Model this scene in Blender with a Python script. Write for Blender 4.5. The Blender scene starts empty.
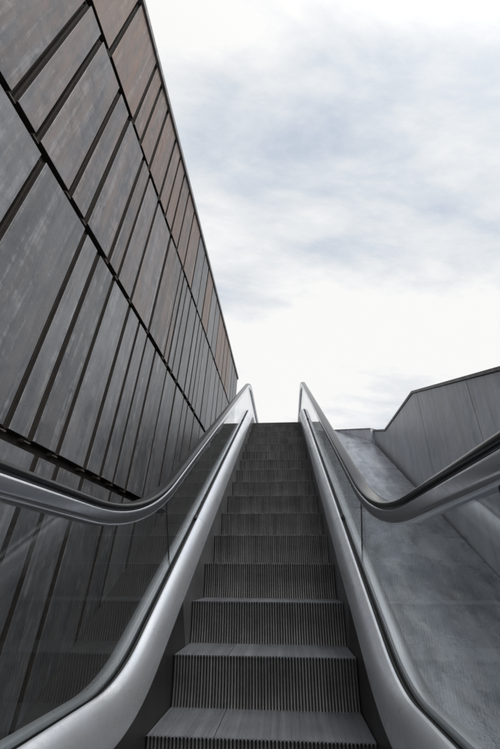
import bpy, bmesh, math, random
from mathutils import Vector, Matrix
random.seed(7)
sc = bpy.context.scene
COL = sc.collection

# ------------------------------------------------------------------ camera
cam_d = bpy.data.cameras.new('camera')
cam = bpy.data.objects.new('camera', cam_d)
COL.objects.link(cam)
PITCH, YAW, ROLL = math.radians(25.6786), math.radians(4.79872), math.radians(0.34581)
fwd = Vector((0, math.cos(PITCH), math.sin(PITCH)))
upv = Vector((0, -math.sin(PITCH), math.cos(PITCH)))
rgt = Vector((1, 0, 0))
RZ = Matrix.Rotation(YAW, 3, 'Z')
fwd, upv, rgt = RZ @ fwd, RZ @ upv, RZ @ rgt
r2 = rgt * math.cos(ROLL) + upv * math.sin(ROLL)
u2 = -rgt * math.sin(ROLL) + upv * math.cos(ROLL)
mw = Matrix((r2, u2, -fwd)).transposed().to_4x4()
mw.translation = (0.1437, -2.2935, 0.6395)
cam.matrix_world = mw
cam_d.sensor_fit = 'VERTICAL'
cam_d.sensor_height = 36.0
cam_d.lens = 416.085 / 749 * 36.0
cam_d.clip_start = 0.02
cam_d.clip_end = 3000
sc.camera = cam

# ------------------------------------------------------------------ world: Nishita sky seen through a thin sheet of high cloud
SUN_EL, SUN_AZ = math.radians(56), math.radians(128)      # azimuth from +Y (ahead) towards +X (right): high, behind the right shoulder
world = bpy.data.worlds.new('World')
sc.world = world
world.use_nodes = True
nt = world.node_tree
nt.nodes.clear()


def N(tree, kind, **kw):
    n = tree.nodes.new(kind)
    for k, v in kw.items():
        if k == 'inp':
            for a, b in v.items():
                n.inputs[a].default_value = b
        else:
            setattr(n, k, v)
    return n


def math_node(tree, op, a, b=None, clamp=False):
    n = tree.nodes.new('ShaderNodeMath')
    n.operation = op
    n.use_clamp = clamp
    for i, v in enumerate((a, b)):
        if v is None:
            continue
        if isinstance(v, (int, float)):
            n.inputs[i].default_value = v
        else:
            tree.links.new(v, n.inputs[i])
    return n.outputs[0]


def ramp(tree, fac, stops):
    n = tree.nodes.new('ShaderNodeValToRGB')
    e = n.color_ramp.elements
    while len(e) < len(stops):
        e.new(0.5)
    for i, (p, c) in enumerate(stops):
        e[i].position = p
        e[i].color = (c[0], c[1], c[2], 1) if isinstance(c, (tuple, list)) else (c, c, c, 1)
    tree.links.new(fac, n.inputs[0])
    return n.outputs[0]


def mixc(tree, fac, a, b, mode='MIX'):
    n = tree.nodes.new('ShaderNodeMix')
    n.data_type = 'RGBA'
    n.blend_type = mode
    for sock, v in ((n.inputs[0], fac), (n.inputs[6], a), (n.inputs[7], b)):
        if isinstance(v, (int, float)):
            sock.default_value = v
        elif isinstance(v, (tuple, list)):
            sock.default_value = (v[0], v[1], v[2], 1)
        else:
            tree.links.new(v, sock)
    return n.outputs[2]


L = nt.links
sky = N(nt, 'ShaderNodeTexSky', sky_type='NISHITA', sun_disc=False, sun_elevation=SUN_EL, sun_rotation=SUN_AZ)
sky.air_density = 1.0
sky.dust_density = 1.5
tc = N(nt, 'ShaderNodeTexCoord')
sep = N(nt, 'ShaderNodeSeparateXYZ')
L.new(tc.outputs['Generated'], sep.inputs[0])
zc = math_node(nt, 'ADD', math_node(nt, 'MAXIMUM', sep.outputs[2], 0.0), 0.22)
px = math_node(nt, 'DIVIDE', sep.outputs[0], zc)
py = math_node(nt, 'DIVIDE', sep.outputs[1], zc)
comb = N(nt, 'ShaderNodeCombineXYZ')
L.new(px, comb.inputs[0])
L.new(py, comb.inputs[1])
mp = N(nt, 'ShaderNodeMapping')
mp.inputs['Rotation'].default_value = (0, 0, math.radians(-48))
mp.inputs['Scale'].default_value = (0.9, 1.7, 1)
mp.inputs['Location'].default_value = (4.4, 2.7, 0)
L.new(comb.outputs[0], mp.inputs[0])
n1 = N(nt, 'ShaderNodeTexNoise', inp={'Scale': 0.75, 'Detail': 7.0, 'Roughness': 0.54, 'Distortion': 0.15})
n2 = N(nt, 'ShaderNodeTexNoise', inp={'Scale': 3.4, 'Detail': 10.0, 'Roughness': 0.64, 'Distortion': 0.25})
L.new(mp.outputs[0], n1.inputs['Vector'])
mp2 = N(nt, 'ShaderNodeMapping')
mp2.inputs['Rotation'].default_value = (0, 0, math.radians(12))
mp2.inputs['Scale'].default_value = (1.0, 1.5, 1)
L.new(mp.outputs[0], mp2.inputs[0])
L.new(mp2.outputs[0], n2.inputs['Vector'])
cl = math_node(nt, 'ADD', math_node(nt, 'MULTIPLY', n1.outputs[0], 0.76), math_node(nt, 'MULTIPLY', n2.outputs[0], 0.24))
cloud_col = ramp(nt, cl, [(0.36, (6.35, 7.0, 7.9)), (0.43, (8.2, 8.5, 8.8)), (0.50, (9.75, 9.7, 9.62))])
cover = ramp(nt, cl, [(0.34, 0.84), (0.5, 0.97)])
skymix = mixc(nt, cover, sky.outputs[0], cloud_col)
# glow added to the out-of-view sky around the sun, to brighten the decks
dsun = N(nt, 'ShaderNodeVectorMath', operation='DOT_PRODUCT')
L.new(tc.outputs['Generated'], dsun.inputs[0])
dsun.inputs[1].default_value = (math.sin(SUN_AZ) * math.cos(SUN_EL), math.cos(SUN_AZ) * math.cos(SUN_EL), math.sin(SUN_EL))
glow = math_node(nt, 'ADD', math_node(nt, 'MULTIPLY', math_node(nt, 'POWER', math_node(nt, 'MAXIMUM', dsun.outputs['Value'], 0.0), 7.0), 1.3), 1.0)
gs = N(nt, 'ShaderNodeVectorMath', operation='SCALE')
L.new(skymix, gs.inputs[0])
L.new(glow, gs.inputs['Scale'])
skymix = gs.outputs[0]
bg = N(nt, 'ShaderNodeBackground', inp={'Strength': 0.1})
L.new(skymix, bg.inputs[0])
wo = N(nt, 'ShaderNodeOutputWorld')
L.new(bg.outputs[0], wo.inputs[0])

# ------------------------------------------------------------------ sun (veiled) and exposure
sun_d = bpy.data.lights.new('sun', 'SUN')
sun_d.energy = 0.9
sun_d.angle = math.radians(14)
sun_d.color = (1.0, 0.96, 0.9)
sun = bpy.data.objects.new('sun', sun_d)
COL.objects.link(sun)
to_sun = Vector((math.sin(SUN_AZ) * math.cos(SUN_EL), math.cos(SUN_AZ) * math.cos(SUN_EL), math.sin(SUN_EL)))
sun.rotation_euler = to_sun.to_track_quat('Z', 'Y').to_euler()
sun.location = to_sun * 40
vs = sc.view_settings
vs.view_transform = 'Standard'
vs.look = 'None'
vs.exposure = 0.0
vs.gamma = 1.0
vs.use_curve_mapping = False
sc.cycles.max_bounces = 10
sc.cycles.transparent_max_bounces = 24

# ------------------------------------------------------------------ materials


def new_mat(name):
    m = bpy.data.materials.new(name)
    m.use_nodes = True
    t = m.node_tree
    b = t.nodes['Principled BSDF']
    return m, t, b


def coords(t, scale=(1, 1, 1), rot=(0, 0, 0), jitter=False):
    c = N(t, 'ShaderNodeTexCoord')
    src = c.outputs['Object']
    if jitter:
        oi = N(t, 'ShaderNodeObjectInfo')
        add = N(t, 'ShaderNodeVectorMath', operation='ADD')
        mul = math_node(t, 'MULTIPLY', oi.outputs['Random'], 37.0)
        t.links.new(src, add.inputs[0])
        t.links.new(mul, add.inputs[1])
        src = add.outputs[0]
    r = N(t, 'ShaderNodeMapping')          # turn first, stretch afterwards
    r.inputs['Rotation'].default_value = rot
    t.links.new(src, r.inputs[0])
    m = N(t, 'ShaderNodeMapping')
    m.inputs['Scale'].default_value = scale
    t.links.new(r.outputs[0], m.inputs[0])
    return m.outputs[0]


def noise(t, vec, scale, detail=5.0, rough=0.55, dist=0.0):
    n = N(t, 'ShaderNodeTexNoise', inp={'Scale': scale, 'Detail': detail, 'Roughness': rough, 'Distortion': dist})
    t.links.new(vec, n.inputs['Vector'])
    return n.outputs[0]


def bump(t, b, h, strength, dist=0.01):
    n = N(t, 'ShaderNodeBump', inp={'Strength': strength, 'Distance': dist})
    t.links.new(h, n.inputs['Height'])
    t.links.new(n.outputs[0], b.inputs['Normal'])


def brushed_steel(name, lo, hi, rlo, rhi, metallic=1.0, bstr=0.12, mottle=0.5):
    """satin steel worn by hands and shoes: cloudy patches, fine long scratches, shallow dents"""
    m, t, b = new_mat(name)
    rot = (math.radians(-30), 0, 0)
    v = coords(t, (1, 1, 1), rot, True)
    sc_ = coords(t, (90, 1.6, 90), rot, True)
    a = noise(t, v, 2.2, 6, 0.6, 0.3)
    c = noise(t, v, 13.0, 7, 0.68, 0.6)
    s = noise(t, sc_, 1.5, 5, 0.62)
    f = noise(t, v, 60.0, 4, 0.65)
    k = math_node(t, 'ADD', math_node(t, 'ADD', math_node(t, 'MULTIPLY', a, 0.5 - mottle * 0.2), math_node(t, 'MULTIPLY', c, 0.1 + mottle * 0.4)), math_node(t, 'ADD', math_node(t, 'MULTIPLY', s, 0.25), math_node(t, 'MULTIPLY', f, 0.15 - mottle * 0.2)))
    t.links.new(ramp(t, k, [(0.36, lo), (0.62, hi)]), b.inputs['Base Color'])
    rr = N(t, 'ShaderNodeMapRange', inp={'From Min': 0.38, 'From Max': 0.62, 'To Min': rhi, 'To Max': rlo})
    t.links.new(k, rr.inputs[0])
    t.links.new(rr.outputs[0], b.inputs['Roughness'])
    b.inputs['Metallic'].default_value = metallic
    bump(t, b, math_node(t, 'ADD', math_node(t, 'MULTIPLY', c, 0.7), math_node(t, 'MULTIPLY', a, 3.0)), bstr, 0.006)
    return m


def streaked_panel(name, base_a, base_b, rust, rust_amt, metallic, rough, streak_axis='Z', jitter=True, stain=0.5, drips=0.55):
    """weathered sheet metal: blotches, run-down streaks, some brown bloom; every sheet a little different"""
    m, t, b = new_mat(name)
    v = coords(t, (1, 1, 1), (0, 0, 0), jitter)
    if streak_axis == 'Z':
        st = coords(t, (5, 5, 0.6), (math.radians(8), 0, 0), jitter)
    else:
        st = coords(t, (3.5, 1.3, 1.3), (math.radians(-30), 0, 0), jitter)
    big = noise(t, v, 1.3, 6, 0.6, 0.4)
    mid = noise(t, v, 6.5, 7, 0.65, 0.5)
    s = noise(t, st, 1.2, 6, 0.62)
    fine = noise(t, v, 55, 3, 0.6)
    k = math_node(t, 'ADD', math_node(t, 'MULTIPLY', big, 0.48), math_node(t, 'ADD', math_node(t, 'MULTIPLY', s, 0.22), math_node(t, 'MULTIPLY', mid, 0.3)))
    c = ramp(t, k, [(0.38, base_a), (0.62, base_b)])
    oi = N(t, 'ShaderNodeObjectInfo')
    tone = N(t, 'ShaderNodeMapRange', inp={'To Min': 0.76, 'To Max': 1.18})
    t.links.new(oi.outputs['Random'], tone.inputs[0])
    cc = N(t, 'ShaderNodeVectorMath', operation='SCALE')
    t.links.new(c, cc.inputs[0])
    t.links.new(tone.outputs[0], cc.inputs['Scale'])
    rmask = ramp(t, math_node(t, 'ADD', math_node(t, 'MULTIPLY', mid, 0.35), math_node(t, 'MULTIPLY', s, 0.65)), [(0.5 - rust_amt * 0.2, 0.0), (0.72 - rust_amt * 0.2, 1.0)])
    c2 = mixc(t, math_node(t, 'MULTIPLY', rmask, min(1.0, rust_amt + 0.15)), cc.outputs[0], rust)
    dark = ramp(t, noise(t, st, 2.2, 8, 0.68, 0.25), [(0.3, 1.0 - stain), (0.56, 1.0)])
    c3 = mixc(t, 1.0, c2, dark, 'MULTIPLY')
    # pale drip lines and small pits
    dr = coords(t, (16, 16, 0.45) if streak_axis == 'Z' else (10, 0.5, 0.5), (math.radians(8.4), 0, 0) if streak_axis == 'Z' else (math.radians(-30), 0, 0), jitter)
    drip = ramp(t, math_node(t, 'MULTIPLY', noise(t, dr, 1.0, 5, 0.6), math_node(t, 'ADD', mid, 0.5)), [(0.53, 0.0), (0.72, drips)])
    c3 = mixc(t, drip, c3, tuple(min(0.7, x * 1.5) for x in base_b))
    pit = ramp(t, noise(t, v, 85, 2, 0.5), [(0.27, 0.55), (0.36, 1.0)])
    grain = ramp(t, noise(t, v, 190, 3, 0.7), [(0.3, 0.86), (0.7, 1.1)])
    c3 = mixc(t, 1.0, mixc(t, 1.0, c3, pit, 'MULTIPLY'), grain, 'MULTIPLY')
    t.links.new(c3, b.inputs['Base Color'])
    rr = N(t, 'ShaderNodeMapRange', inp={'From Min': 0.35, 'From Max': 0.65, 'To Min': rough - 0.09, 'To Max': rough + 0.12})
    t.links.new(k, rr.inputs[0])
    t.links.new(rr.outputs[0], b.inputs['Roughness'])
    b.inputs['Metallic'].default_value = metallic
    bump(t, b, math_node(t, 'ADD', fine, math_node(t, 'MULTIPLY', big, 3.0)), 0.12, 0.01)
    return m


def plain(name, col, rough=0.5, metallic=0.0, var=0.25, scale=12.0, bstr=0.05):
    m, t, b = new_mat(name)
    v = coords(t)
    a = noise(t, v, scale, 6, 0.6)
    lo = tuple(x * (1 - var) for x in col)
    hi = tuple(x * (1 + var) for x in col)
    t.links.new(ramp(t, a, [(0.3, lo), (0.7, hi)]), b.inputs['Base Color'])
    b.inputs['Roughness'].default_value = rough
    b.inputs['Metallic'].default_value = metallic
    bump(t, b, a, bstr, 0.005)
    return m


M = {}
M['deck'] = brushed_steel('deck_steel', (0.70, 0.735, 0.80), (0.95, 0.97, 0.99), 0.24, 0.44, 0.78, 0.08, 0.7)
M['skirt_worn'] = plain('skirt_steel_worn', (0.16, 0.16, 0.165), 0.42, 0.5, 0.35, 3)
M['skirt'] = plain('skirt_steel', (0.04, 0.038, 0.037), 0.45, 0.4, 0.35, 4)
M['profile'] = brushed_steel('rail_steel', (0.56, 0.575, 0.61), (0.74, 0.755, 0.79), 0.17, 0.25, 0.97, 0.03, 0.4)
M['rubber'] = plain('handrail_rubber', (0.012, 0.012, 0.013), 0.2, 0.0, 0.3, 30, 0.03)
M['rubber'].node_tree.nodes['Principled BSDF'].inputs['Specular IOR Level'].default_value = 0.28
M['gasket'] = plain('gasket_rubber', (0.014, 0.014, 0.015), 0.6)
M['tread'] = None
M['panel_blue'] = streaked_panel('facade_sheet', (0.122, 0.129, 0.143), (0.27, 0.276, 0.292), (0.19, 0.165, 0.152), 0.32, 0.3, 0.46, stain=0.3)
M['panel_mixed'] = streaked_panel('facade_sheet_browning', (0.105, 0.111, 0.123), (0.255, 0.255, 0.268), (0.28, 0.195, 0.16), 0.46, 0.3, 0.48, stain=0.3)
M['panel_rust'] = streaked_panel('facade_sheet_rusty', (0.145, 0.128, 0.122), (0.275, 0.24, 0.228), (0.29, 0.185, 0.145), 0.6, 0.3, 0.5, stain=0.28)
M['backing'] = plain('joint_rust', (0.026, 0.021, 0.018), 0.75, 0.0, 0.45, 9, 0.2)
M['bracket'] = plain('bracket_steel', (0.11, 0.095, 0.085), 0.6, 0.3, 0.4, 20, 0.1)
M['lining'] = plain('joint_lining_rust', (0.026, 0.020, 0.016), 0.8, 0.0, 0.4, 14, 0.2)
M['coping'] = streaked_panel('coping_sheet', (0.20, 0.20, 0.21), (0.30, 0.29, 0.29), (0.2, 0.15, 0.13), 0.3, 0.35, 0.45)
M['zinc'] = streaked_panel('zinc_sheet', (0.40, 0.43, 0.48), (0.68, 0.715, 0.765), (0.36, 0.32, 0.30), 0.15, 0.15, 0.40, stain=0.28, drips=0.15)
M['apron'] = streaked_panel('apron_sheet', (0.26, 0.285, 0.325), (0.47, 0.50, 0.55), (0.22, 0.20, 0.185), 0.2, 0.65, 0.27, 'Y', True, 0.5, 0.25)
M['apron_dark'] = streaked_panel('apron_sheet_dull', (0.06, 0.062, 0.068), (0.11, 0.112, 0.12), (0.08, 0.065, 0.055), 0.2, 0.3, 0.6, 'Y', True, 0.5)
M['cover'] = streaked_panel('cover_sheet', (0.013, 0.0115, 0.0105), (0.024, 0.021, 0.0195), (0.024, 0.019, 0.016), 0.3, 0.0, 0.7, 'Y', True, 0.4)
M['paving'] = plain('paving_asphalt', (0.055, 0.054, 0.053), 0.85, 0.0, 0.2, 5, 0.2)
M['ground'] = plain('ground_earth', (0.09, 0.085, 0.078), 0.9, 0.0, 0.2, 2, 0.2)


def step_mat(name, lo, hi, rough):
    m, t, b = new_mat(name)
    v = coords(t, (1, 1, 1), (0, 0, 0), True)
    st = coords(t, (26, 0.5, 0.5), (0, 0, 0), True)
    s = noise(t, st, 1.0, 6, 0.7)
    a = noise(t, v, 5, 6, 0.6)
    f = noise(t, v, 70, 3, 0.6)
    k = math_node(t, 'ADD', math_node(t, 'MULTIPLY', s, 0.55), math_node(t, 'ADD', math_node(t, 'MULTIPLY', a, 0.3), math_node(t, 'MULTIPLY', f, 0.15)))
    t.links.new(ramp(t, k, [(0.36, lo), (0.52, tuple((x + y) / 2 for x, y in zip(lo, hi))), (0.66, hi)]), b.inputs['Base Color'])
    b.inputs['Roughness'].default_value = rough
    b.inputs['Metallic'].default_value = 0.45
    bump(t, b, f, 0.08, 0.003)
    return m


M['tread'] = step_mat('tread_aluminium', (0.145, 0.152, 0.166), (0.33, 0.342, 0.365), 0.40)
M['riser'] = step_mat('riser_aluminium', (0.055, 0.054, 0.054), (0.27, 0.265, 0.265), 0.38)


M['groove'] = plain('groove_dark', (0.036, 0.034, 0.033), 0.8, 0.0, 0.4, 30)  # darker colour for the riser groove faces and the tread's dividing groove
M['nosing'] = step_mat('worn_nosing', (0.30, 0.30, 0.31), (0.55, 0.55, 0.56), 0.34)


def glass_mat():
    m = bpy.data.materials.new('balustrade_glass')
    m.use_nodes = True
    t = m.node_tree
    t.nodes.clear()
    g = N(t, 'ShaderNodeNewGeometry')
    dot = N(t, 'ShaderNodeVectorMath', operation='DOT_PRODUCT')
    t.links.new(g.outputs['Normal'], dot.inputs[0])
    t.links.new(g.outputs['Incoming'], dot.inputs[1])
    c = math_node(t, 'ABSOLUTE', dot.outputs['Value'])
    p = math_node(t, 'POWER', math_node(t, 'SUBTRACT', 1.0, c, True), 5.0)
    f = math_node(t, 'ADD', math_node(t, 'MULTIPLY', p, 0.96), 0.04, True)
    tr = N(t, 'ShaderNodeBsdfTransparent')
    tr.inputs[0].default_value = (0.93, 0.945, 0.945, 1)
    gl = N(t, 'ShaderNodeBsdfGlossy', inp={'Roughness': 0.015})
    gl.inputs[0].default_value = (0.95, 0.96, 0.97, 1)
    mx = N(t, 'ShaderNodeMixShader')
    t.links.new(f, mx.inputs[0])
    t.links.new(tr.outputs[0], mx.inputs[1])
    t.links.new(gl.outputs[0], mx.inputs[2])
    o = N(t, 'ShaderNodeOutputMaterial')
    t.links.new(mx.outputs[0], o.inputs[0])
    return m


M['glass'] = glass_mat()

# ------------------------------------------------------------------ object helpers


def mesh_obj(name, bm, mat, parent=None, smooth=False, loc=None):
    me = bpy.data.meshes.new(name)
    bmesh.ops.recalc_face_normals(bm, faces=bm.faces)
    bm.to_mesh(me)
    bm.free()
    if smooth:
        for p in me.polygons:
            p.use_smooth = True
    me.materials.append(mat)
    o = bpy.data.objects.new(name, me)
    COL.objects.link(o)
    if loc is not None:
        o.location = loc
    if parent is not None:
        o.parent = parent
        o.matrix_parent_inverse = Matrix.Translation(-Vector(base_of(parent)))
    return o


def base_of(o):
    v = Vector(o.location)
    if o.parent is not None:
        v = v + Vector(o.matrix_parent_inverse.translation) + base_of(o.parent)
    return v


def thing(name, label, cat, loc, group=None):
    e = bpy.data.objects.new(name, None)
    COL.objects.link(e)
    e.location = loc
    e['label'] = label
    e['category'] = cat
    if group:
        e['group'] = group
    return e


def add_prism(bm, pts, off):
    """closed polygon pts extruded by vector off"""
    off = Vector(off)
    a = [bm.verts.new(p) for p in pts]
    b = [bm.verts.new(Vector(p) + off) for p in pts]
    bm.faces.new(a)
    bm.faces.new(list(reversed(b)))
    n = len(pts)
    for i in range(n):
        bm.faces.new((a[i], b[i], b[(i + 1) % n], a[(i + 1) % n]))


def add_box(bm, x0, x1, y0, y1, z0, z1):
    add_prism(bm, [(x0, y0, z0), (x1, y0, z0), (x1, y1, z0), (x0, y1, z0)], (0, 0, z1 - z0))


C30, S30, T15 = math.cos(math.radians(30)), 0.5, math.tan(math.radians(15))


def path(zb, p, zt, Rb, Rt, y0, y1, na=14):
    """profile line in the Y-Z plane: flat, arc, 30 degree incline, arc, flat -> [(point, normal)] from y0 to y1"""
    yb = (C30 * zb - p) / S30
    yt = (C30 * zt - p) / S30
    lb, lt = Rb * T15, Rt * T15
    P = [(y0, zb, 0.0)]
    for i in range(na + 1):
        a = math.radians(30) * i / na
        P.append((yb - lb + Rb * math.sin(a), zb + Rb * (1 - math.cos(a)), a))
    s0 = P[-1]
    e0 = (yt - lt * C30, zt - lt * S30)
    for i in range(1, 24):
        f = i / 24
        P.append((s0[0] + (e0[0] - s0[0]) * f, s0[1] + (e0[1] - s0[1]) * f, math.radians(30)))
    for i in range(na + 1):
        a = math.radians(30) * (1 - i / na)
        P.append((yt + lt - Rt * math.sin(a), zt - Rt * (1 - math.cos(a)), a))
    P.append((y1, zt, 0.0))
    return P


def at_y(P, y):
    for i in range(len(P) - 1):
        a, b = P[i], P[i + 1]
        if a[0] <= y <= b[0]:
            f = (y - a[0]) / max(1e-9, b[0] - a[0])
            return tuple(a[k] + (b[k] - a[k]) * f for k in range(3))
    return P[0] if y < P[0][0] else P[-1]


def cut(P, ya, yb):
    return [at_y(P, ya)] + [q for q in P if ya + 1e-4 < q[0] < yb - 1e-4] + [at_y(P, yb)]


def sweep(bm, P, prof, side, closed=True, caps=True):
    """prof: [(u, v)] u = X distance from the middle (times side), v = along the path normal"""
    rings = []
    for (y, z, a) in P:
        ny, nz = -math.sin(a), math.cos(a)
        rings.append([bm.verts.new((side * u, y + ny * v, z + nz * v)) for (u, v) in prof])
    n = len(prof)
    for r0, r1 in zip(rings[:-1], rings[1:]):
        for i in range(n if closed else n - 1):
            j = (i + 1) % n
            bm.faces.new((r0[i], r0[j], r1[j], r1[i]))
    if closed and caps:
        bm.faces.new(rings[0])
        bm.faces.new(list(reversed(rings[-1])))


def shade_by_angle(o, deg=35):
    me = o.data
    for p in me.polygons:
        p.use_smooth = True
    bm = bmesh.new()
    bm.from_mesh(me)
    for e in bm.edges:
        if len(e.link_faces) == 2 and e.calc_face_angle(0) > math.radians(deg):
            e.smooth = False
    bm.to_mesh(me)
    bm.free()


# ------------------------------------------------------------------ setting: ground, landings
FLOOR_B = -0.16          # lower landing
FLOOR_T = 3.70           # upper plaza
YT = 7.3                 # where the plaza starts


def structure(name, bm, mat):
    o = mesh_obj(name, bm, mat)
    o['kind'] = 'structure'
    return o


bm = bmesh.new()
v = [bm.verts.new(p) for p in ((-1500, -1500, -1.0), (1500, -1500, -1.0), (1500, 1500, -1.0), (-1500, 1500, -1.0))]
bm.faces.new(v)
structure('ground', bm, M['ground'])
bm = bmesh.new()
add_box(bm, -1.11, 8, -14, -0.9, -1.02, FLOOR_B - 0.012)
structure('lower_plaza', bm, M['paving'])
bm = bmesh.new()
add_box(bm, -1.6, 14, YT, 40, -1.02, FLOOR_T)
structure('upper_plaza', bm, M['paving'])

# ------------------------------------------------------------------ the escalator
esc = thing('escalator', 'steel escalator with ribbed steps, glass sides and black handrails climbing between metal walls', 'escalator', (0, -1.0, FLOOR_B))

RISE, RUN = 0.24, 0.24 / math.tan(math.radians(30))
Y_END = 9.6
STEP_P = path(FLOOR_B + 0.004, 0.0, FLOOR_T + 0.03, 1.3, 1.5, -4, Y_END + 1)


def step_meshes():
    # tread: 111 fine cleats running front to back, two wider dividing grooves
    bm = bmesh.new()
    n = 110
    w = 0.998 / n
    prof = []
    for i in range(n):
        x = -0.499 + i * w
        if i == 33:
            prof += [(x, -0.005), (x + w * 0.5, -0.005), (x + w * 0.55, 0.0), (x + w * 0.95, 0.0)]
            continue
        prof += [(x, -0.0022), (x + w * 0.40, -0.0022), (x + w * 0.5, 0.0), (x + w * 0.92, 0.0)]
    prof.append((0.499, -0.0022))
    ys = (0.0, RUN + 0.03)
    rows = [[bm.verts.new((x, y, z - (0.002 if k == 0 else 0))) for x, z in prof] for k, y in enumerate(ys)]
    for i in range(len(prof) - 1):
        fc = bm.faces.new((rows[0][i], rows[0][i + 1], rows[1][i + 1], rows[1][i]))
        if prof[i][1] < -0.004:
            fc.material_index = 1
    tread = bm
    # riser: 55 bold cleats on a slightly hollow curved front
    bm = bmesh.new()
    n = 60
    w = 0.998 / n
    prof = []
    for i in range(n):
        x = -0.499 + i * w
        prof += [(x, 0.012), (x + w * 0.30, 0.012), (x + w * 0.42, 0.0), (x + w * 0.88, 0.0)]
    prof.append((0.499, 0.012))
    rows = []
    for k in range(9):
        f = k / 8
        z = 0.0005 - f * 0.262 if k != 1 else -0.011
        hollow = 0.016 * math.sin(math.pi * min(1, f * 0.95)) ** 0.8 + 0.006 * f
        top = 0.0 if k else 0.004
        rows.append([bm.verts.new((x, hollow + d + top, z if not (k == 0 and d > 0) else z - 0.006)) for x, d in prof])
    for r0, r1 in zip(rows[:-1], rows[1:]):
        for i in range(len(prof) - 1):
            fc = bm.faces.new((r0[i], r1[i], r1[i + 1], r0[i + 1]))
            if prof[i][1] > 0.001 or prof[i + 1][1] > 0.001:
                fc.material_index = 1
            elif r0 is rows[0]:
                fc.material_index = 2
    return tread, bm


tbm, rbm = step_meshes()


def mesh_only(name, bm, mat):
    me = bpy.data.meshes.new(name)
    bm.to_mesh(me)
    bm.free()
    for x in (mat, M['groove'], M['nosing']):
        me.materials.append(x)
    return me


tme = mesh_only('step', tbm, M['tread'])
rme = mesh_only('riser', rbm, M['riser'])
step0 = bpy.data.objects.new('step', tme)
riser0 = bpy.data.objects.new('riser', rme)
first = True
for i in range(-3, 23):
    y = i * RUN
    z = at_y(STEP_P, y)[1]
    if first:
        s, r = step0, riser0
        first = False
    else:
        s, r = step0.copy(), riser0.copy()
    COL.objects.link(s)
    COL.objects.link(r)
    s.parent = esc
    s.matrix_parent_inverse = Matrix.Translation(-esc.location)
    s.location = (random.uniform(-0.0007, 0.0007), y, z)
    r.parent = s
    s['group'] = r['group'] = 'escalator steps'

# comb plates / landings
bm = bmesh.new()
add_box(bm, -0.5, 0.5, -3.4, -3 * RUN + 0.02, FLOOR_B - 0.02, FLOOR_B + 0.012)
mesh_obj('landing_plate', bm, M['tread'], esc)
bm = bmesh.new()
add_box(bm, -0.5, 0.5, 22 * RUN + 0.1, 11.2, FLOOR_T - 0.02, FLOOR_T + 0.035)
mesh_obj('landing_plate', bm, M['tread'], esc)

# profile lines of the balustrade
DK = dict(zb=0.225, p=0.292, zt=FLOOR_T + 0.245)
RL = dict(zb=0.904, p=0.840, zt=FLOOR_T + 0.95)
Y0, Y1 = -2.7, 10.4
deck_P = path(DK['zb'], DK['p'], DK['zt'], 0.95, 1.3, Y0, Y1)
rail_P = path(RL['zb'], RL['p'], RL['zt'], 2.3, 2.3, Y0, Y1)
XG = 0.603
SEAMS = [-1.35, 0.58, 2.55, 4.5, 6.4, 8.4]
DSEAM = [1.25, 5.0]

# inner deck: bull-nosed cover between skirt and glass (u from centre, v above the deck line)
inner_prof = [(0.507, -0.182), (0.504, -0.172), (0.504, -0.155), (0.507, -0.125), (0.512, -0.098), (0.519, -0.072), (0.528, -0.050), (0.539, -0.031), (0.552, -0.015), (0.566, -0.005), (0.574, -0.0005), (0.580, -0.001), (0.583, -0.006), (0.583, -0.05), (0.56, -0.10), (0.53, -0.182)]
outer_prof = [(0.623, -0.05), (0.623, -0.004), (0.627, 0.001), (0.642, 0.002), (0.664, -0.003), (0.684, -0.014), (0.698, -0.032), (0.706, -0.056), (0.708, -0.09), (0.690, -0.09), (0.66, -0.05)]
gasket_prof = [(0.583, -0.06), (0.583, -0.016), (0.5975, -0.010), (0.5975, -0.06)]
gasket_prof2 = [(0.6085, -0.06), (0.6085, -0.010), (0.623, -0.016), (0.623, -0.06)]
# handrail: rubber C on top of a steel guide
rub = []
for k in range(13):
    a = math.pi * (1 - k / 12)
    rub.append((XG + 0.037 * math.copysign(abs(math.cos(a)) ** 0.75, math.cos(a)), -0.015 + 0.015 * math.sin(a) ** 0.8))
rub += [(XG + 0.038, -0.021), (XG + 0.035, -0.027), (XG + 0.025, -0.028), (XG + 0.025, -0.024), (XG - 0.025, -0.024), (XG - 0.025, -0.028), (XG - 0.035, -0.027), (XG - 0.038, -0.021)]
half = [(0.024, -0.0245), (0.024, -0.031), (0.031, -0.034), (0.034, -0.039), (0.035, -0.046), (0.035, -0.074), (0.0335, -0.083), (0.028, -0.090), (0.020, -0.094), (0.009, -0.095)]
guide = [(XG - u, v) for u, v in half] + [(XG + u, v) for u, v in reversed(half)]


def newel_points(P, end):
    """half circle that returns the handrail at either end"""
    Rn = 0.36
    y, z, _ = P[0] if end == 'low' else P[-1]
    out = []
    for k in range(1, 15):
        a = math.pi * k / 14
        if end == 'low':
            out.append((y - Rn * math.sin(a), z - Rn + Rn * math.cos(a), a * 1.0))
        else:
            out.append((y + Rn * math.sin(a), z - Rn + Rn * math.cos(a), -a))
    return out


def full_rail(P):
    low = list(reversed(newel_points(P, 'low')))
    # walking back down the low newel the path normal must stay outward
    low = [(y, z, a) for (y, z, a) in low]
    return low + P + newel_points(P, 'high')


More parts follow.
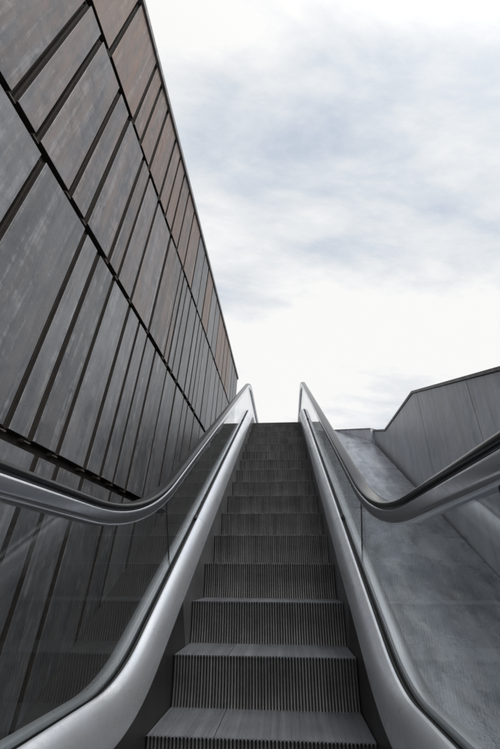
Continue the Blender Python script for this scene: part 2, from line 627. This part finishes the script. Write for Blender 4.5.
for side in (-1, 1):
    where = 'left' if side < 0 else 'right'
    # handrail and its steel guide
    RP = full_rail(rail_P)
    bm = bmesh.new()
    sweep(bm, RP, rub, side)
    hr = mesh_obj('handrail', bm, M['rubber'], esc)
    shade_by_angle(hr, 50)
    bm = bmesh.new()
    sweep(bm, RP, guide, side)
    gd = mesh_obj('guide_rail', bm, M['profile'], hr)
    shade_by_angle(gd, 40)
    # decks, in lengths with fine butt joints
    edges = [Y0 - 0.3] + DSEAM + [Y1 + 0.3]
    for a, b in zip(edges[:-1], edges[1:]):
        seg = cut(deck_P, a + 0.0015, b - 0.0015)
        bm = bmesh.new()
        sweep(bm, seg, inner_prof, side)
        o = mesh_obj('inner_deck', bm, M['deck'], esc)
        shade_by_angle(o, 40)
        bm = bmesh.new()
        sweep(bm, seg, outer_prof, side)
        o = mesh_obj('outer_deck', bm, M['deck'], esc)
        shade_by_angle(o, 40)
    for pr in (gasket_prof, gasket_prof2):
        bm = bmesh.new()
        sweep(bm, deck_P, pr, side)
        mesh_obj('gasket', bm, M['gasket'], esc)
    # joint clamps on the glass line
    for y in DSEAM:
        cy, cz, a = at_y(deck_P, y)
        bm = bmesh.new()
        seg = [(cy - 0.028 * math.cos(a), cz - 0.028 * math.sin(a), a), (cy + 0.028 * math.cos(a), cz + 0.028 * math.sin(a), a)]
        sweep(bm, seg, [(0.582, -0.012), (0.582, 0.006), (0.5955, 0.012), (0.5955, -0.012)], side)
        mesh_obj('clamp', bm, M['gasket'], esc)
    # skirt in lengths
    for a, b in ((Y0, 0.5), (0.5, 3.3), (3.3, 6.5), (6.5, Y1)):
        seg = cut(deck_P, a + 0.001, b - 0.001)
        bm = bmesh.new()
        sweep(bm, seg, [(0.503, -0.158), (0.503, -0.62), (0.512, -0.62), (0.512, -0.158)], side)
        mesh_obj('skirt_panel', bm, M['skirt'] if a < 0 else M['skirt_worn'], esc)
    # outer cladding below the outer deck
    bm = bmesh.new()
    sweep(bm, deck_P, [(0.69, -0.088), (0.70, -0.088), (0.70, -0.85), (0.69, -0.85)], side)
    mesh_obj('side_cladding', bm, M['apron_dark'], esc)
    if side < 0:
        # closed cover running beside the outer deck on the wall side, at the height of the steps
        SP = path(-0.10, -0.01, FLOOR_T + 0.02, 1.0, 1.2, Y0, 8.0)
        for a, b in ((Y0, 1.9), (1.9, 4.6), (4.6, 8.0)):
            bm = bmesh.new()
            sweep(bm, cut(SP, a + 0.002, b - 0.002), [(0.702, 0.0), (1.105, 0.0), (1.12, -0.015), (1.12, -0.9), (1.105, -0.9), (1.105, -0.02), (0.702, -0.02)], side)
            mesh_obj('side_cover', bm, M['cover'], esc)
    # glass panes
    ed = [Y0 + 0.1] + SEAMS + [Y1 - 0.1]

    def pair(yl):
        lo = at_y(deck_P, yl)
        # matching point on the underside of the guide rail: along the local normal
        sh = (RL['p'] - DK['p']) * math.sin(lo[2])
        hi = at_y(rail_P, yl - sh)
        a2 = hi[2]
        return (lo[0], lo[1] - 0.03 * math.cos(lo[2])), (hi[0] + 0.075 * math.sin(a2), hi[1] - 0.075 * math.cos(a2))

    for a, b in zip(ed[:-1], ed[1:]):
        a2, b2 = a + 0.004, b - 0.004
        n = 26
        bot, top = [], []
        for k in range(n + 1):
            l, h = pair(a2 + (b2 - a2) * k / n)
            bot.append(l)
            top.append(h)
        bm = bmesh.new()
        for x in (XG - 0.005, XG + 0.005):
            vb = [bm.verts.new((side * x, y, z)) for y, z in bot]
            vt = [bm.verts.new((side * x, y, z)) for y, z in top]
            for k in range(n):
                bm.faces.new((vb[k], vb[k + 1], vt[k + 1], vt[k]))
            if x < XG:
                k0 = (vb, vt)
        for q0, q1 in ((k0[0][0], vb[0]),):
            pass
        bm.faces.new((k0[0][0], k0[1][0], vt[0], vb[0]))
        bm.faces.new((k0[0][n], vb[n], vt[n], k0[1][n]))
        mesh_obj('glass_panel', bm, M['glass'], esc)
        # dark sealing strip in the joint to the next pane
        if b < 1:
            l, h = pair(b)
            bm = bmesh.new()
            d = 0.0025
            add_prism(bm, [(side * (XG - 0.0045), l[0] - d, l[1]), (side * (XG - 0.0045), l[0] + d, l[1]), (side * (XG - 0.0045), h[0] + d, h[1]), (side * (XG - 0.0045), h[0] - d, h[1])], (side * 0.009, 0, 0))
            mesh_obj('glass_seal', bm, M['gasket'], esc)

# ------------------------------------------------------------------ the tall clad wall on the left
D = Vector((0.02876, 0.14718, 1.0))          # the sheets lean a little: direction of their standing joints
WX = -1.9 - 0.02876 * 0.6395                  # wall face at z = 0


def wpt(y, z, depth=0.0):
    return Vector((WX + D.x * z - depth, y + D.y * z, z))


wall = thing('clad_wall', 'tall dark wall clad in weathered metal sheets, rusty along its top, left of the escalator', 'wall', (WX, 4, -1.0))
WY0, WY1 = -7.0, 12.2
GAP = 0.078
rows = [
    (6.10, 7.98, [-6.2, -4.6, -3.3, -2.2, -1.35, -0.58, 0.24, 0.55, 0.96, 1.51, 1.88, 2.26, 2.70, 3.24, 3.95, 4.6, 5.15, 5.85, 6.55, 7.2, 7.9, 8.5, 9.2, 9.9, 10.5, 11.2]),
    (3.85, 6.10, [-6.0, -4.7, -3.4, -2.4, -1.7, -1.09, -0.76, -0.19, 0.15, 0.74, 1.04, 1.52, 2.29, 3.13, 3.38, 3.68, 4.07, 4.63, 5.0, 5.34, 5.7, 6.3, 6.9, 7.6, 8.2, 9.0, 9.7, 10.4, 11.3]),
    (1.55, 3.85, [-6.4, -5.2, -3.9, -2.8, -1.7, -0.62, 0.215, 0.535, 0.97, 1.53, 1.92, 2.29, 2.72, 3.40, 4.06, 4.68, 5.06, 5.7, 6.4, 7.1, 8.2, 9.4, 10.6]),
    (-1.0, 1.55, [-6.1, -4.9, -3.7, -2.6, -1.5, -0.7, 0.1, 0.70, 1.05, 1.55, 2.30, 2.7, 3.3, 4.2, 4.9, 5.8, 6.9, 8.0]),
]
# rusty backing between the sheets
bm = bmesh.new()
add_prism(bm, [wpt(WY0, -1.0, 0.07), wpt(WY1, -1.0, 0.07), wpt(WY1, 8.0, 0.07), wpt(WY0, 8.0, 0.07)], (-0.30, 0, 0))
mesh_obj('wall_core', bm, M['backing'], wall)


def sheet(bm, y0, y1, z0, z1, front=0.0, back=0.068):
    off = Vector((-(back - front), 0, 0))
    e = 0.002
    # front face with a small folded edge
    pts_f = [wpt(y0 + e, z0 + e, front), wpt(y1 - e, z0 + e, front), wpt(y1 - e, z1 - e, front), wpt(y0 + e, z1 - e, front)]
    pts_e = [wpt(y0, z0, front + e), wpt(y1, z0, front + e), wpt(y1, z1, front + e), wpt(y0, z1, front + e)]
    pts_b = [p + off for p in pts_e]
    vf = [bm.verts.new(p) for p in pts_f]
    ve = [bm.verts.new(p) for p in pts_e]
    vb = [bm.verts.new(p) for p in pts_b]
    bm.faces.new(vf)
    for i in range(4):
        j = (i + 1) % 4
        bm.faces.new((ve[i], ve[j], vf[j], vf[i]))
        bm.faces.new((vb[i], vb[j], ve[j], ve[i])).material_index = 1


specs = []
for ri, (z0, z1, js) in enumerate(rows):
    ys = [WY0] + js + [WY1]
    for a, b in zip(ys[:-1], ys[1:]):
        specs.append((ri, a, b, z0, z1))
specs.sort(key=lambda s: s[1] + (0 if s[2] > -1.5 else 40))     # what the photo shows largest first
rest = bmesh.new()
for k, (ri, a, b, z0, z1) in enumerate(specs):
    fr = random.uniform(-0.004, 0.006)
    zg0 = z0 + (0.05 if ri < 3 else 0.0)
    zg1 = z1 - 0.045
    if ri == 0:
        zg1 = z1 - 0.015
    args = (a + GAP / 2, b - GAP / 2, zg0, zg1, fr)
    if k < 88:
        bm = bmesh.new()
        sheet(bm, *args)
        rusty = ri == 0 and (b < 4.0 or random.random() < 0.6)
        o = mesh_obj('cladding_sheet', bm, M['panel_rust'] if rusty else M['panel_mixed'] if (ri < 2 and b < 3.5) else M['panel_blue'], wall)
        o.data.materials.append(M['backing'])
        if rusty:
            o['label'] = 'rusty brown cladding sheet'
    else:
        sheet(rest, *args)
o = mesh_obj('cladding_sheet', rest, M['panel_blue'], wall)
o.data.materials.append(M['backing'])
o['kind'] = 'stuff'
# brackets where each standing joint meets the ledge below it, and the ledges
nb = 0
for ri, (z0, z1, js) in enumerate(rows[:3]):
    bm = bmesh.new()
    add_prism(bm, [wpt(WY0, z0 - 0.044, 0.05), wpt(WY1, z0 - 0.044, 0.05), wpt(WY1, z0 - 0.038, 0.05), wpt(WY0, z0 - 0.038, 0.05)], (-0.03, 0, 0))
    mesh_obj('ledge', bm, M['bracket'], wall)
    for y in js:
        if -2 < y < 6:
            bm = bmesh.new()
            add_prism(bm, [wpt(y - 0.042, z0 + 0.022, 0.015), wpt(y + 0.042, z0 + 0.022, 0.015), wpt(y + 0.042, z0 + 0.034, 0.015), wpt(y - 0.042, z0 + 0.034, 0.015)], (-0.06, 0, 0))
            mesh_obj('bracket', bm, M['bracket'], wall)
# folded channel lining seen inside the joints (lighter rusty lip on one side)
bm = bmesh.new()
for ri, (z0, z1, js) in enumerate(rows):
    for y in js:
        add_prism(bm, [wpt(y + GAP / 2 - 0.022, z0 + 0.06, 0.035), wpt(y + GAP / 2 - 0.002, z0 + 0.06, 0.035), wpt(y + GAP / 2 - 0.002, z1 - 0.05, 0.035), wpt(y + GAP / 2 - 0.022, z1 - 0.05, 0.035)], (-0.033, 0, 0))
o = mesh_obj('joint_lining', bm, M['lining'], wall)
o['kind'] = 'stuff'
bm = bmesh.new()
add_prism(bm, [wpt(WY0, 7.98, -0.035), wpt(WY1, 7.98, -0.035), wpt(WY1, 8.09, -0.035), wpt(WY0, 8.09, -0.035)], (-0.45, 0, 0))
mesh_obj('coping', bm, M['coping'], wall)

# ------------------------------------------------------------------ sloped aprons on both sides of the escalator
AP = -0.35


def zap(y):
    return (AP + S30 * y) / C30


def apron(name, label, x0, x1, ys, mat):
    t = thing(name, label, 'slope', ((x0 + x1) / 2, ys[0], zap(ys[0]) - 0.1))
    for a, b in zip(ys[:-1], ys[1:]):
        g = 0.004
        bm = bmesh.new()
        add_prism(bm, [(x0, a + g, zap(a + g)), (x1, a + g, zap(a + g)), (x1, b - g, zap(b - g)), (x0, b - g, zap(b - g))], (0, 0.04, -0.07))
        mesh_obj('sheet', bm, mat, t)
    bm = bmesh.new()
    add_prism(bm, [(x0, ys[0], zap(ys[0]) - 0.02), (x1, ys[0], zap(ys[0]) - 0.02), (x1, ys[-1] - 0.01, zap(ys[-1] - 0.01) - 0.02), (x0, ys[-1] - 0.01, zap(ys[-1] - 0.01) - 0.02)], (0, 0.12, -0.2))
    mesh_obj('underlay', bm, M['backing'], t)
    return t


apron('sloped_apron', 'pale stained metal slope between the escalator and the low wall on the right', 0.712, 1.93, [0.35, 3.1, 5.95, 7.0], M['apron'])

# ------------------------------------------------------------------ the low wall on the right
RX = 1.95 - 0.02876


def rpt(y, z, off=0.0):
    return Vector((RX + D.x * z + off, y, z))


low = thing('parapet_wall', 'low grey metal parapet wall with kinked sloping top on the right of the escalator', 'wall', (RX + 0.2, 2, -1.0))
top = [(-4.0, 0.60), (1.0, 2.235), (3.37, 3.03), (5.2, 3.06), (7.1, 3.66), (7.6, 3.68)]


def top_z(y):
    for (a, za), (b, zb) in zip(top[:-1], top[1:]):
        if a <= y <= b:
            return za + (zb - za) * (y - a) / (b - a)
    return top[-1][1]


# core
bm = bmesh.new()
pts = [rpt(y, z - 0.03, 0.012) for y, z in top] + [rpt(7.6, -1.0, 0.012), rpt(-4.0, -1.0, 0.012)]
add_prism(bm, pts, (0.36, 0, 0))
mesh_obj('wall_core', bm, M['backing'], low)
# sheets, separated by fine leaning joints (joint y measured at z = 0)
seams = [-4.0, -1.6, -0.15, 1.31, 2.75, 4.6, 7.0]
for a, b in zip(seams[:-1], seams[1:]):
    g = 0.006

    def hit(s):
        # where the leaning joint meets the top line
        y = s
        for _ in range(40):
            y = s + D.y * (top_z(y) - 0.045)
        return y
    ya, yb = (a if a == -4.0 else hit(a + g)), (7.6 if b == 7.0 else hit(b - g))
    ps = [rpt(a + g - 0.147 if a > -4 else a, -1.0), ]
    up = [(ya, top_z(ya) - 0.045)] + [(y, z - 0.045) for y, z in top if ya + 0.01 < y < yb - 0.01] + [(yb, top_z(yb) - 0.045)]
    ps += [rpt(y, z) for y, z in up]
    ps.append(rpt(b - g - 0.147 if b < 7 else 7.6, -1.0))
    bm = bmesh.new()
    add_prism(bm, ps, (0.010, 0, 0))
    mesh_obj('wall_sheet', bm, M['zinc'], low)
# coping strip following the kinked top
bm = bmesh.new()
prev = None
rings = []
for y, z in top:
    rings.append([bm.verts.new(rpt(y, z - 0.036, -0.012)), bm.verts.new(rpt(y, z, -0.012)), bm.verts.new(rpt(y, z + 0.004, 0.385)), bm.verts.new(rpt(y, z - 0.036, 0.385))])
for r0, r1 in zip(rings[:-1], rings[1:]):
    for i in range(4):
        bm.faces.new((r0[i], r0[(i + 1) % 4], r1[(i + 1) % 4], r1[i]))
bm.faces.new(rings[0])
bm.faces.new(list(reversed(rings[-1])))
mesh_obj('coping', bm, M['coping'], low)

# low kerb wall across the head of the slope, running back from the parapet
back = thing('kerb_wall', 'short dark kerb wall across the head of the pale slope behind the right handrail', 'wall', (1.6, 6.6, 3.1))
bm = bmesh.new()
A, B = Vector((1.28, 7.08, 0)), Vector((1.945, 6.12, 0))
dirn = (B - A).normalized()
nrm = Vector((-dirn.y, dirn.x, 0))
pts = [A + Vector((0, 0, 3.2)), B + Vector((0, 0, 2.9)), B + Vector((0, 0, 3.365)), A + Vector((0, 0, 3.655))]
add_prism(bm, pts, nrm * 0.15)
mesh_obj('kerb_face', bm, M['zinc'], back)
bm = bmesh.new()
pts = [A + Vector((0, 0, 3.657)) - nrm * 0.01, B + Vector((0, 0, 3.367)) - nrm * 0.01, B + Vector((0, 0, 3.385)) - nrm * 0.01, A + Vector((0, 0, 3.675)) - nrm * 0.01]
add_prism(bm, pts, nrm * 0.17)
mesh_obj('coping', bm, M['coping'], back)
